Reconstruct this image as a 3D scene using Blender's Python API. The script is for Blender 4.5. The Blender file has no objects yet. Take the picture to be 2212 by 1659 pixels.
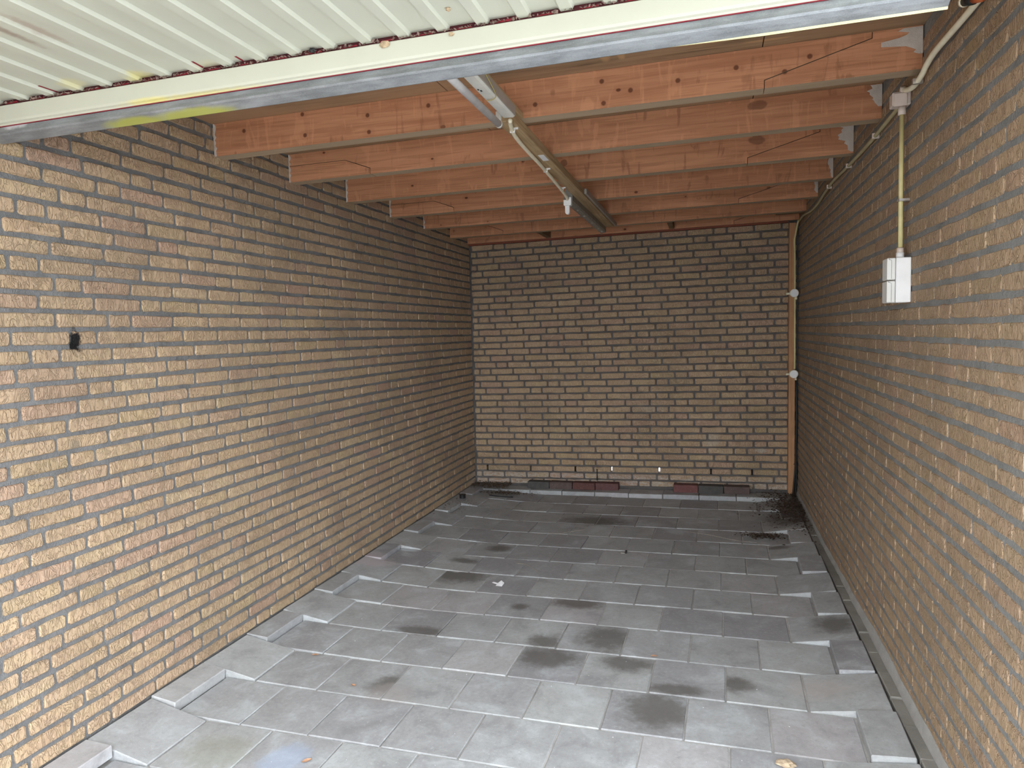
import bpy, bmesh, math, random
from mathutils import Vector, Matrix, noise as mnoise

random.seed(7)
scene = bpy.context.scene
COL = scene.collection

# ------------------------------------------------------------------ camera
CAM = Vector((1.30293216, -2.17756446, 1.48113964))
YAW, PITCH, ROLL = (math.radians(a) for a in (-15.98978, -4.202615, -1.396864))
F_PX = 1501.676
cy, sy, cp, sp = math.cos(YAW), math.sin(YAW), math.cos(PITCH), math.sin(PITCH)
fw = Vector((sy * cp, cy * cp, sp)); rt = Vector((cy, -sy, 0)); up = rt.cross(fw)
cr, sr = math.cos(ROLL), math.sin(ROLL)
rt, up = rt * cr + up * sr, -rt * sr + up * cr
cam_data = bpy.data.cameras.new('camera')
cam_data.sensor_fit = 'HORIZONTAL'; cam_data.sensor_width = 36.0
cam_data.lens = F_PX / 2212 * 36.0
cam_data.clip_start = 0.02
cam = bpy.data.objects.new('camera', cam_data); COL.objects.link(cam)
M = Matrix((rt, up, -fw)).transposed().to_4x4(); M.translation = CAM
cam.matrix_world = M
scene.camera = cam

# ------------------------------------------------------------------ world and exposure
world = bpy.data.worlds.new('overcast_sky'); scene.world = world
world.use_nodes = True
bg = world.node_tree.nodes['Background']
bg.inputs['Color'].default_value = (0.90, 0.95, 1.0, 1)
bg.inputs['Strength'].default_value = 1.0
scene.view_settings.view_transform = 'Standard'
scene.view_settings.look = 'None'
scene.view_settings.gamma = 1.0
scene.view_settings.use_curve_mapping = False
scene.view_settings.exposure = 3.05
try:
    scene.cycles.max_bounces = 16
    scene.cycles.diffuse_bounces = 12
except Exception:
    pass

# ------------------------------------------------------------------ room dimensions (metres)
K = 0.0119            # the building rises a little to the right
SK = -0.023           # the tile rows run slightly askew
XL, XR, YB, YF = -0.884, 2.009, 4.108, -0.95
YFL, YFR = -2.60, -0.50      # unseen wall ends, left run long and right cut short to steer the daylight
ZTOP = 2.478          # underside of the roof deck at x = 0
T = 0.302             # tile pitch
def kz(x): return K * x

# ------------------------------------------------------------------ node helpers
class NT:
    def __init__(s, name):
        s.m = bpy.data.materials.new(name); s.m.use_nodes = True
        s.t = s.m.node_tree; s.n = s.t.nodes; s.l = s.t.links
        s.b = s.n['Principled BSDF']
        s.pos = s.n.new('ShaderNodeNewGeometry').outputs['Position']
    def new(s, typ, **kw):
        n = s.n.new('ShaderNode' + typ)
        for k, v in kw.items(): setattr(n, k, v)
        return n
    def set(s, sock, v):
        if hasattr(v, 'links'): s.l.new(v, sock)
        else: sock.default_value = v
    def mapv(s, scale, rot=(0, 0, 0), loc=(0, 0, 0), vec=None):
        n = s.new('Mapping'); s.l.new(vec or s.pos, n.inputs['Vector'])
        n.inputs['Scale'].default_value = scale; n.inputs['Rotation'].default_value = rot
        n.inputs['Location'].default_value = loc
        return n.outputs[0]
    def noise(s, vec, scale=1.0, detail=3.0, rough=0.55, dist=0.0):
        n = s.new('TexNoise'); s.l.new(vec, n.inputs['Vector'])
        n.inputs['Scale'].default_value = scale; n.inputs['Detail'].default_value = detail
        n.inputs['Roughness'].default_value = rough; n.inputs['Distortion'].default_value = dist
        return n.outputs['Fac']
    def math(s, op, a, b=0.0, c=None, clamp=False):
        n = s.new('Math', operation=op, use_clamp=clamp)
        s.set(n.inputs[0], a); s.set(n.inputs[1], b)
        if c is not None: s.set(n.inputs[2], c)
        return n.outputs[0]
    def ramp(s, fac, stops, interp='LINEAR'):
        n = s.new('ValToRGB'); n.color_ramp.interpolation = interp
        e = n.color_ramp.elements
        while len(e) < len(stops): e.new(0.5)
        for i, (p, c) in enumerate(stops):
            e[i].position = p
            e[i].color = c if len(c) == 4 else (*c, 1)
        s.set(n.inputs[0], fac)
        return n.outputs[0]
    def rng(s, fac, a, b, lo=0.0, hi=1.0, smooth=True):
        n = s.new('MapRange', interpolation_type='SMOOTHSTEP' if smooth else 'LINEAR')
        s.set(n.inputs['Value'], fac)
        n.inputs['From Min'].default_value = a; n.inputs['From Max'].default_value = b
        n.inputs['To Min'].default_value = lo; n.inputs['To Max'].default_value = hi
        return n.outputs[0]
    def mix(s, fac, a, b, mode='MIX'):
        n = s.new('Mix', data_type='RGBA', blend_type=mode)
        s.set(n.inputs['Factor'], fac)
        s.set(n.inputs[6], a if hasattr(a, 'links') else (*a, 1))
        s.set(n.inputs[7], b if hasattr(b, 'links') else (*b, 1))
        return n.outputs[2]
    def blob(s, c, r, ns=None, amt=0.35, lo=0.55, hi=1.1):
        """1 inside an ellipsoid at c with radii r, ragged by the noise ns"""
        inv = tuple(1.0 / q for q in r)
        v = s.mapv(inv, loc=tuple(-c[i] * inv[i] for i in range(3)))
        ln = s.new('VectorMath', operation='LENGTH'); s.l.new(v, ln.inputs[0])
        d = ln.outputs['Value']
        if ns is not None:
            d = s.math('ADD', d, s.math('MULTIPLY', s.math('SUBTRACT', ns, 0.5), amt * 2))
        return s.rng(d, lo, hi, 1.0, 0.0)
    def bump(s, h, strength=0.5, dist=0.01, normal=None):
        n = s.new('Bump'); s.set(n.inputs['Height'], h)
        n.inputs['Strength'].default_value = strength; n.inputs['Distance'].default_value = dist
        if normal is not None: s.l.new(normal, n.inputs['Normal'])
        return n.outputs[0]
    def out(s, color, rough=0.8, metal=0.0, normal=None, spec=None):
        s.set(s.b.inputs['Base Color'], color if hasattr(color, 'links') else (*color, 1))
        s.set(s.b.inputs['Roughness'], rough); s.set(s.b.inputs['Metallic'], metal)
        if spec is not None: s.b.inputs['Specular IOR Level'].default_value = spec
        if normal is not None: s.l.new(normal, s.b.inputs['Normal'])
        return s.m

# ------------------------------------------------------------------ materials
def mat_brick(name, island, dull=0.0):
    t = NT(name)
    rnd = (t.new('NewGeometry').outputs['Random Per Island'] if island
           else t.new('ObjectInfo').outputs['Random'])
    base = t.ramp(rnd, [(0.0, (0.47, 0.31, 0.222)), (0.10, (0.485, 0.335, 0.232)), (0.22, (0.50, 0.365, 0.235)),
                        (0.5, (0.52, 0.378, 0.238)), (0.78, (0.50, 0.355, 0.22)), (0.88, (0.48, 0.36, 0.21)),
                        (1.0, (0.545, 0.41, 0.262))])
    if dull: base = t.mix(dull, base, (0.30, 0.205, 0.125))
    v1 = t.noise(t.mapv((14, 14, 22)), 1, 4, 0.6)
    base = t.mix(t.rng(v1, 0.3, 0.72, 0, 0.55), base, (0.45, 0.31, 0.22))
    gm = t.noise(t.mapv((1.7, 1.7, 2.4)), 1, 4, 0.6)
    base = t.mix(t.rng(gm, 0.44, 0.68, 0, 0.45), base, (0.27, 0.195, 0.13))
    v2 = t.noise(t.mapv((70, 70, 30)), 1, 3, 0.6)
    base = t.mix(t.rng(v2, 0.52, 0.75, 0, 0.35), base, (0.62, 0.49, 0.37))
    # soot mark, white salts low on the walls, dark grime
    ns = t.noise(t.mapv((60, 60, 60)), 1, 4, 0.7)
    base = t.mix(t.blob((XL, -0.207, 1.49), (0.06, 0.028, 0.045), ns, 0.9, 0.5, 1.15), base, (0.012, 0.011, 0.011))
    base = t.mix(t.math('MULTIPLY', t.blob((XL, -0.237, 1.113), (0.05, 0.028, 0.03), ns, 0.5), 0.5), base, (0.17, 0.16, 0.13))
    sep = t.new('SeparateXYZ'); t.l.new(t.pos, sep.inputs[0])
    salt = t.math('MULTIPLY', t.rng(sep.outputs['Z'], 0.13, 0.20, 1, 0), t.rng(sep.outputs['Y'], 3.9, 4.05, 0, 1))
    salt = t.math('MULTIPLY', salt, t.rng(t.noise(t.mapv((13, 13, 45)), 1, 5, 0.75, 1.2), 0.42, 0.58, 0, 0.85))
    base = t.mix(salt, base, (0.55, 0.49, 0.44))
    for c, r, k in (((1.31, YB, 0.50), (0.09, 0.2, 0.09), 0.55), ((0.78, YB, 0.78), (0.16, 0.2, 0.06), 0.3), ((1.72, YB, 0.42), (0.06, .2, .03), .8)):
        base = t.mix(t.math('MULTIPLY', t.blob(c, r, ns, 0.6, 0.3, 1.1), k), base, (0.52, 0.46, 0.38))
    # rough face: vertical scoring with crumpled folds
    w = t.noise(t.mapv((26, 26, 26)), 1, 2, 0.5)
    fold = t.noise(t.mapv((30, 30, 15)), 1, 3, 0.55, 1.8)
    fold = t.math('ABSOLUTE', t.math('SUBTRACT', fold, 0.5))
    fold = t.rng(fold, 0.0, 0.055, 0, 1)
    fold2 = t.noise(t.mapv((60, 60, 26)), 1, 3, 0.6, 1.2)
    fold = t.math('ADD', fold, t.rng(fold2, 0.50, 0.54, 0.35, 0.0))
    score = t.noise(t.mapv((150, 150, 12)), 1, 2, 0.5)
    grit = t.noise(t.mapv((330, 330, 330)), 1, 2, 0.6)
    h = t.math('ADD', t.math('MULTIPLY', fold, 0.38), t.math('MULTIPLY', score, 0.24))
    h = t.math('ADD', h, t.math('MULTIPLY', w, 0.8))
    h = t.math('ADD', h, t.math('MULTIPLY', grit, 0.16))
    return t.out(base, 0.9, 0, t.bump(h, 1.0, 0.0075), 0.2)

def mat_mortar(name, a, b):
    t = NT(name)
    n1 = t.noise(t.mapv((9, 9, 9)), 1, 4, 0.6)
    c = t.ramp(n1, [(0.3, a), (0.7, b)])
    n2 = t.noise(t.mapv((230, 230, 230)), 1, 3, 0.7)
    c = t.mix(t.rng(n2, 0.62, 0.8, 0, 0.5), c, tuple(q * 1.7 for q in b))
    ns = t.noise(t.mapv((60, 60, 60)), 1, 4, 0.7)
    c = t.mix(t.blob((XL, -0.207, 1.475), (0.06, 0.026, 0.06), ns, 0.9, 0.5, 1.15), c, (0.012, 0.011, 0.011))
    h = t.math('ADD', t.math('MULTIPLY', n2, 0.5), t.noise(t.mapv((60, 60, 60)), 1, 3, 0.6))
    return t.out(c, 0.95, 0, t.bump(h, 0.9, 0.006), 0.15)

STAINS = [((0.585, 0.80), (0.19, 0.13), 1), ((0.94, 0.815), (0.15, 0.10), 1), ((0.83, 1.05), (0.16, 0.17), 1), ((0.54, 0.955), (0.11, 0.10), 1),
          ((0.61, 1.45), (0.19, 0.10), 1), ((-0.10, 0.945), (0.18, 0.07), 1), ((0.31, 1.345), (0.06, 0.06), 1), ((1.10, 0.46), (0.17, 0.19), 1),
          ((0.43, 3.11), (0.30, 0.15), 0), ((-0.11, 2.31), (0.10, 0.09), 0), ((-0.25, 2.01), (0.12, 0.06), 0), ((1.88, 1.35), (0.13, 0.13), 1),
          ((1.16, 0.625), (0.15, 0.06), 1), ((-0.20, 1.75), (0.24, 0.16), 1), ((1.73, 2.61), (0.10, 0.05), 1), ((1.86, 3.3), (0.22, 0.28), 0),
          ((-0.02, 0.42), (0.10, 0.12), 1), ((1.40, 0.72), (0.10, 0.08), 1)]
def tile_centre(x, y):
    k = math.floor((y - SK * x) / T) + 1
    ph = 0.0 if k % 2 == 0 else 0.5
    n = math.floor(x / T - ph)
    a, b = (n + ph) * T, (n + ph + 1) * T
    a, b = max(a, XL + 0.004), min(b, 1.953)
    xm = (a + b) / 2
    return xm, (k - 0.5) * T + SK * xm
def mat_tile():
    t = NT('concrete_tile')
    rnd = t.new('ObjectInfo').outputs['Random']
    base = t.ramp(rnd, [(0.0, (0.31, 0.31, 0.325)), (0.3, (0.36, 0.365, 0.372)), (0.6, (0.385, 0.395, 0.40)),
                        (0.85, (0.42, 0.43, 0.43)), (1.0, (0.41, 0.395, 0.405))])
    off = t.new('CombineXYZ'); t.l.new(t.math('MULTIPLY', rnd, 37.0), off.inputs[2])
    va = t.new('VectorMath', operation='ADD'); t.l.new(t.pos, va.inputs[0]); t.l.new(off.outputs[0], va.inputs[1])
    P = va.outputs[0]
    cl = t.noise(t.mapv((6, 6, 6), vec=P), 1, 5, 0.65, 0.6)
    base = t.mix(t.rng(cl, 0.48, 0.70, 0, 0.55), base, (0.54, 0.58, 0.60))
    base = t.mix(t.rng(cl, 0.50, 0.30, 0, 0.55), base, (0.235, 0.237, 0.24))
    md = t.noise(t.mapv((55, 55, 55)), 1, 4, 0.75)
    base = t.mix(t.rng(md, 0.5, 0.75, 0, 0.4), base, (0.22, 0.22, 0.22))
    base = t.mix(t.rng(md, 0.46, 0.28, 0, 0.35), base, (0.58, 0.60, 0.61))
    sp_ = t.noise(t.mapv((260, 260, 260)), 1, 2, 0.6)
    base = t.mix(t.rng(sp_, 0.66, 0.80, 0, 0.5), base, (0.55, 0.55, 0.53))
    base = t.mix(t.rng(sp_, 0.34, 0.22, 0, 0.5), base, (0.06, 0.06, 0.06))
    ns = t.noise(t.mapv((17, 17, 17), vec=P), 1, 5, 0.7)
    oloc = t.new('ObjectInfo').outputs['Location']
    for c, r, clip in STAINS:
        f = t.blob((c[0], c[1], 0.01), (r[0], r[1], 0.3), ns, 0.55, 0.35, 1.15)
        if clip:
            tx, ty = tile_centre(*c)
            q = t.new('VectorMath', operation='DISTANCE'); t.l.new(oloc, q.inputs[0]); q.inputs[1].default_value = (tx, ty, 0.01)
            f = t.math('MULTIPLY', f, t.math('LESS_THAN', q.outputs['Value'], 0.09))
        base = t.mix(t.math('MULTIPLY', f, 0.74), base, (0.095, 0.085, 0.074))
    for c, r, col, k in (((-0.86, 1.80), (0.26, 0.15), (0.50, 0.45, 0.47), 0.75), ((1.72, 0.74), (0.16, 0.10), (0.48, 0.45, 0.43), 0.5),
                         ((-0.15, -0.15), (0.10, 0.12), (0.36, 0.45, 0.62), 0.5), ((-0.69, 2.10), (0.085, 0.035), (0.62, 0.68, 0.72), 0.95),
                         ((-0.235, 1.81), (0.035, 0.022), (0.5, 0.5, 0.5), 0.7), ((-0.42, -0.16), (0.16, 0.13), (0.26, 0.26, 0.20), 0.5),
                         ((0.02, 0.36), (0.12, 0.10), (0.36, 0.33, 0.32), 0.5)):
        base = t.mix(t.math('MULTIPLY', t.blob((c[0], c[1], 0.01), (r[0], r[1], 0.3), ns, 0.5, 0.5, 1.05), k), base, col)
    fine = t.noise(t.mapv((420, 420, 420)), 1, 3, 0.65)
    h = t.math('ADD', fine, t.math('MULTIPLY', t.noise(t.mapv((40, 40, 40)), 1, 3, 0.6), 0.6))
    return t.out(base, t.rng(cl, 0.3, 0.7, 0.55, 0.8), 0, t.bump(h, 0.5, 0.0016), 0.35)

def mat_concrete(name, a, b, sc=8, bump=0.002):
    t = NT(name)
    n = t.noise(t.mapv((sc,) * 3), 1, 5, 0.65)
    f = t.noise(t.mapv((260,) * 3), 1, 3, 0.6)
    c = t.mix(t.rng(f, 0.55, 0.8, 0, 0.3), t.ramp(n, [(0.3, a), (0.7, b)]), tuple(min(1, q * 1.6) for q in b))
    return t.out(c, 0.9, 0, t.bump(t.math('ADD', f, n), 0.6, bump), 0.25)

def mat_joist(name='joist_timber', light=(0.55, 0.27, 0.15), dark=(0.40, 0.175, 0.09), knots=True, axis='X', bottom=None):
    t = NT(name)
    oi = t.new('ObjectInfo')
    off = t.new('CombineXYZ'); t.l.new(t.math('MULTIPLY', oi.outputs['Random'], 23.0), off.inputs[0])
    t.l.new(t.math('MULTIPLY', oi.outputs['Random'], 5.3), off.inputs[2])
    va = t.new('VectorMath', operation='ADD'); t.l.new(t.pos, va.inputs[0]); t.l.new(off.outputs[0], va.inputs[1])
    P = va.outputs[0]
    g = (1.6, 26, 26) if axis == 'X' else ((26, 1.6, 26) if axis == 'Y' else (26, 26, 1.6))
    gr = t.noise(t.mapv(g, vec=P), 1, 4, 0.6, 0.8)
    c = t.ramp(gr, [(0.28, dark), (0.62, light), (0.8, tuple(q * 1.12 for q in light))])
    big = t.noise(t.mapv((1.3, 3, 7), vec=P), 1, 3, 0.5)
    c = t.mix(t.rng(big, 0.40, 0.70, 0, 0.5), c, tuple(q * 1.22 for q in light))
    rings = t.noise(t.mapv((3.2 if axis == 'X' else 90, 90 if axis != 'Y' else 3.2, 90 if axis != 'Z' else 3.2), vec=P), 1, 2, 0.5, 0.4)
    c = t.mix(t.rng(rings, 0.50, 0.60, 0, 0.42), c, tuple(q * 0.85 for q in dark))
    if knots:
        wob = t.noise(t.mapv((9, 9, 9), vec=P), 1, 2)
        vo = t.new('TexVoronoi', feature='F1', voronoi_dimensions='3D')
        t.l.new(t.mapv((5.5, 0.02, 8.5), vec=P), vo.inputs['Vector']); vo.inputs['Scale'].default_value = 1.0
        d = t.math('ADD', vo.outputs['Distance'], t.math('MULTIPLY', t.math('SUBTRACT', wob, 0.5), 0.05))
        c = t.mix(t.rng(d, 0.22, 0.08, 0, 0.4), c, dark)
        c = t.mix(t.rng(d, 0.075, 0.05, 0, 0.9), c, (0.11, 0.035, 0.018))
        # tear-out from planing: short upright ripples
        st = t.noise(t.mapv((20, 0.3, 3.4), vec=P), 1, 3, 0.6, 0.9)
        msk = t.rng(t.noise(t.mapv((1.1, 3.0, 9), vec=P), 1, 2), 0.44, 0.56)
        st = t.math('MULTIPLY', st, t.math('ADD', t.math('MULTIPLY', msk, 0.2), 0.85))
        c = t.mix(t.rng(st, 0.57, 0.70, 0, 0.6), c, tuple(q * 0.66 for q in dark))
        c = t.mix(t.rng(st, 0.40, 0.32, 0, 0.4), c, tuple(min(1, q * 1.25) for q in light))
        for (x, z) in ((-0.72, 2.42), (-0.409, 2.37), (-0.418, 2.461), (-0.103, 2.423), (-0.099, 2.353), (0.177, 2.433), (0.634, 2.386), (0.901, 2.444), (0.907, 2.361), (1.011, 2.398), (1.188, 2.413), (1.397, 2.434), (1.564, 2.399), (1.648, 2.442)):
            b = t.blob((x, 0.59, z), (0.034, 0.05, 0.026), None); c = t.mix(t.math('MULTIPLY', b, 0.35), c, dark)
            b = t.blob((x, 0.59, z), (0.011, 0.05, 0.011), None); c = t.mix(t.math('MULTIPLY', b, 0.85), c, (0.11, 0.035, 0.018))
        wb_ = t.noise(t.mapv((30, 30, 30)), 1, 3)
        for (x, y, z, w, hh) in ((1.509, 1.181, 2.465, 0.045, 0.022), (1.542, 1.794, 2.465, 0.045, 0.024), (0.504, 1.794, 2.438, 0.022, 0.02)):
            b = t.blob((x, y, z), (w, 0.05, hh), wb_, 0.4, 0.8, 1.1); c = t.mix(t.math('MULTIPLY', b, 0.6), c, (0.14, 0.06, 0.035))
    h = t.math('ADD', gr, t.math('MULTIPLY', rings, 0.5))
    if knots: h = t.math('ADD', h, t.math('MULTIPLY', st, 2.0))
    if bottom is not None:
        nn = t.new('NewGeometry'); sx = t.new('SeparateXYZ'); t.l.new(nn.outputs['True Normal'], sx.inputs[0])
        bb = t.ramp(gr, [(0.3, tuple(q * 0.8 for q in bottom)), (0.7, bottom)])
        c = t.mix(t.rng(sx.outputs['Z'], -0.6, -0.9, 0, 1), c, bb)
    return t.out(c, 0.7, 0, t.bump(h, 0.35, 0.002), 0.25)

def mat_deck():
    t = NT('roof_deck')
    g = t.noise(t.mapv((2.2, 30, 20)), 1, 5, 0.65, 0.9)
    c = t.ramp(g, [(0.28, (0.17, 0.11, 0.065)), (0.5, (0.30, 0.20, 0.12)), (0.75, (0.38, 0.26, 0.16))])
    b = t.noise(t.mapv((1.2, 2.5, 2)), 1, 3, 0.6)
    c = t.mix(t.rng(b, 0.42, 0.62, 0, 0.65), c, (0.42, 0.25, 0.145))
    for cc, rr in (((1.33, 0.47, ZTOP), (0.09, 0.018, .2)), ((1.45, 0.40, ZTOP), (0.06, 0.010, .2)), ((1.5, 0.53, ZTOP), (0.10, 0.012, .2)), ((0.93, 0.43, ZTOP), (0.025, 0.09, .2)), ((0.99, 0.44, ZTOP), (0.018, 0.09, .2))):
        c = t.mix(t.math('MULTIPLY', t.blob(cc, rr, g, 0.5), 0.8), c, (0.50, 0.31, 0.16))
    return t.out(c, 0.8, 0, t.bump(g, 0.4, 0.002), 0.2)

def mat_paint(name, col, rough=0.45, spots=(), dirt=0.0, dirtcol=(0.30, 0.25, 0.20)):
    t = NT(name)
    n = t.noise(t.mapv((7, 7, 7)), 1, 4, 0.6)
    c = t.mix(t.rng(n, 0.35, 0.7, 0, 0.25), col, tuple(q * 0.86 for q in col))
    s = t.noise(t.mapv((40, 5, 40)), 1, 4, 0.7)
    if dirt: c = t.mix(t.rng(s, 0.62, 0.8, 0, dirt), c, dirtcol)
    nz = t.noise(t.mapv((45, 45, 45)), 1, 3, 0.6)
    for cc, rr, colr, k in spots:
        c = t.mix(t.math('MULTIPLY', t.blob(cc, rr, nz, 0.4, 0.3, 1.1), k), c, colr)
    return t.out(c, rough, 0, t.bump(t.noise(t.mapv((30, 30, 30)), 1, 2), 0.1, 0.001), 0.4)

def mat_galv():
    t = NT('galvanised_steel')
    vo = t.new('TexVoronoi', feature='F1'); t.l.new(t.mapv((60, 60, 60)), vo.inputs['Vector']); vo.inputs['Scale'].default_value = 1.5
    n = t.noise(t.mapv((9, 30, 30)), 1, 4, 0.7)
    c = t.mix(t.rng(n, 0.35, 0.7), (0.21, 0.225, 0.24), (0.34, 0.36, 0.38))
    c = t.mix(t.math('MULTIPLY', t.math('FRACT', t.math('MULTIPLY', vo.outputs['Distance'], 3.0)), 0.12), c, (0.7, 0.72, 0.75))
    nz = t.noise(t.mapv((30, 30, 30)), 1, 3, 0.6)
    ye = t.math('MAXIMUM', t.blob((-0.34, -0.43, 2.132), (0.13, 0.09, 0.016), nz, 0.2, 0.5, 1.1), t.blob((-0.13, -0.43, 2.135), (0.17, 0.09, 0.016), nz, 0.2, 0.5, 1.1))
    ye = t.math('MULTIPLY', ye, 0.8)
    c = t.mix(ye, c, (0.36, 0.36, 0.03))
    c = t.mix(t.blob((-0.79, -0.45, 2.166), (0.07, 0.1, 0.014), nz, 0.8, 0.3, 1.0), c, (0.75, 0.76, 0.80))
    return t.out(c, t.rng(n, 0.3, 0.7, 0.38, 0.55), t.math('SUBTRACT', 0.55, t.math('MULTIPLY', ye, 0.55)), t.bump(n, 0.1, 0.001), 0.5)

def mat_plain(name, col, rough=0.5, metal=0.0, var=0.12, sc=20):
    t = NT(name)
    n = t.noise(t.mapv((sc,) * 3), 1, 3, 0.6)
    c = t.mix(t.rng(n, 0.3, 0.7), tuple(q * (1 - var) for q in col), tuple(min(1, q * (1 + var)) for q in col))
    return t.out(c, rough, metal, t.bump(n, 0.15, 0.001), 0.4)

def mat_clay(name, a, b):
    t = NT(name)
    n = t.noise(t.mapv((22,) * 3), 1, 5, 0.7)
    f = t.noise(t.mapv((170,) * 3), 1, 2, 0.6)
    c = t.mix(t.rng(f, 0.68, 0.76, 0, 0.7), t.ramp(n, [(0.3, a), (0.7, b)]), (0.5, 0.47, 0.44))
    return t.out(c, 0.85, 0, t.bump(t.math('ADD', f, n), 0.5, 0.003), 0.3)

YEL = (0.70, 0.62, 0.16)
M_brick = mat_brick('brick', False); M_brick2 = mat_brick('brick_course', True)
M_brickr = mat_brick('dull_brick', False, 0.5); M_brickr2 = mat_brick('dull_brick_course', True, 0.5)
M_mortar = mat_mortar('mortar', (0.145, 0.145, 0.145), (0.215, 0.215, 0.215))
M_mortarb = mat_mortar('dark_mortar', (0.095, 0.085, 0.08), (0.15, 0.14, 0.135)); M_mortarr = mat_mortar('pale_mortar', (0.185, 0.185, 0.18), (0.265, 0.265, 0.26)); M_tile = mat_tile()
M_sand = mat_concrete('joint_sand', (0.34, 0.33, 0.31), (0.52, 0.51, 0.49), 14, 0.004)
M_kerb = mat_concrete('kerb_concrete', (0.20, 0.19, 0.17), (0.29, 0.275, 0.25), 6)
M_plinth = mat_concrete('plinth_mortar', (0.33, 0.32, 0.30), (0.46, 0.45, 0.43), 9, 0.006)
M_drive = mat_concrete('driveway_paving', (0.26, 0.255, 0.245), (0.32, 0.315, 0.305), 3)
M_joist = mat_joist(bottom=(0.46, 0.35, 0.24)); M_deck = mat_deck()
M_post = mat_joist('post_timber', (0.46, 0.25, 0.13), (0.36, 0.185, 0.09), False, 'Z')
M_batten = mat_joist('batten_timber', (0.46, 0.33, 0.19), (0.30, 0.20, 0.105), False, 'Y')
M_block = mat_joist('block_timber', (0.22, 0.15, 0.085), (0.14, 0.09, 0.05), False, 'X')
M_trim = mat_joist('trim_timber', (0.24, 0.075, 0.045), (0.17, 0.05, 0.03), False, 'X')
M_panel = mat_paint('door_panel_paint', (0.57, 0.58, 0.49), 0.5,
    [((-0.505, -0.50, 2.27), (0.05, 0.05, 0.1), (0.66, 0.60, 0.30), 0.6), ((-0.29, -0.465, 2.27), (0.06, 0.06, 0.1), (0.66, 0.60, 0.24), 0.75),
     ((-0.05, -0.46, 2.27), (0.05, 0.05, 0.1), (0.66, 0.62, 0.40), 0.5),
     ((-0.36, -0.83, 2.27), (0.016, 0.15, 0.1), (0.33, 0.25, 0.20), 0.8), ((-0.28, -0.80, 2.27), (0.02, 0.12, 0.1), (0.40, 0.31, 0.25), 0.7)], 0.12)
M_frame = mat_paint('door_frame_paint', (0.54, 0.54, 0.445), 0.4,
    [((-0.10, -0.46, 2.180), (0.30, 0.1, 0.010), (0.60, 0.52, 0.16), 0.6), ((-0.28, -0.46, 2.184), (0.10, 0.1, 0.010), (0.70, 0.60, 0.14), 0.5)], 0.15, (0.5, 0.45, 0.38))
M_galv = mat_galv()
M_strip = mat_plain('edge_strip_rubber', (0.66, 0.62, 0.33), 0.6)
M_red = mat_plain('red_paint', (0.22, 0.010, 0.022), 0.5)
M_backing = mat_plain('dark_red_backing', (0.075, 0.008, 0.012), 0.7)
M_conduit = mat_plain('conduit_cream', (0.82, 0.76, 0.58), 0.4, 0, 0.06)
M_yconduit = mat_plain('conduit_yellowed', (0.62, 0.55, 0.27), 0.4, 0, 0.08)
M_oconduit = mat_plain('conduit_olive', (0.44, 0.39, 0.23), 0.5, 0, 0.08)
M_pink = mat_plain('box_plastic', (0.62, 0.53, 0.47), 0.45, 0, 0.05)
M_white = mat_plain('white_plastic', (0.82, 0.82, 0.82), 0.35, 0, 0.03)
M_lid = mat_plain('lid_plastic', (0.72, 0.72, 0.69), 0.35, 0, 0.03)
M_tube = mat_plain('lamp_glass', (0.78, 0.78, 0.80), 0.25, 0, 0.12, 10)
M_house = mat_plain('lamp_housing_white', (0.68, 0.67, 0.62), 0.4, 0, 0.06)
M_side = mat_plain('lamp_housing_side', (0.36, 0.33, 0.29), 0.5, 0, 0.06)
M_dim = mat_plain('weathered_steel', (0.30, 0.30, 0.28), 0.4, 0.5, 0.2)
M_black = mat_plain('black_plastic', (0.012, 0.012, 0.013), 0.45)
M_orange = mat_plain('orange_rubber', (0.42, 0.10, 0.03), 0.5)
M_steel = mat_plain('bright_steel', (0.62, 0.60, 0.58), 0.3, 0.8)
M_slotshade = mat_plain('painted_slot_shade', (0.015, 0.014, 0.013), 0.9)
M_filler = mat_concrete('filler_paint', (0.55, 0.50, 0.45), (0.66, 0.61, 0.56), 30, 0.004)
M_dirt = mat_plain('leaf_dirt', (0.045, 0.026, 0.016), 0.9, 0, 0.5, 60)
M_soil = mat_plain('soil', (0.075, 0.05, 0.03), 0.95, 0, 0.5, 90)
M_fluff = mat_plain('lint', (0.23, 0.16, 0.13), 0.95, 0, 0.3, 90)
M_leaf = mat_plain('dry_leaf', (0.36, 0.21, 0.13), 0.7, 0, 0.3, 60)
M_bark = mat_plain('pale_bark', (0.46, 0.36, 0.25), 0.85, 0, 0.25, 60)
M_paper = mat_plain('white_paper', (0.80, 0.80, 0.82), 0.6, 0, 0.03)
M_nest = mat_plain('dried_mud', (0.44, 0.33, 0.21), 0.9, 0, 0.3, 70)
M_straw = mat_plain('pale_straw', (0.36, 0.32, 0.25), 0.8)
M_wire = mat_plain('yellow_wire', (0.45, 0.38, 0.14), 0.5)

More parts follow.
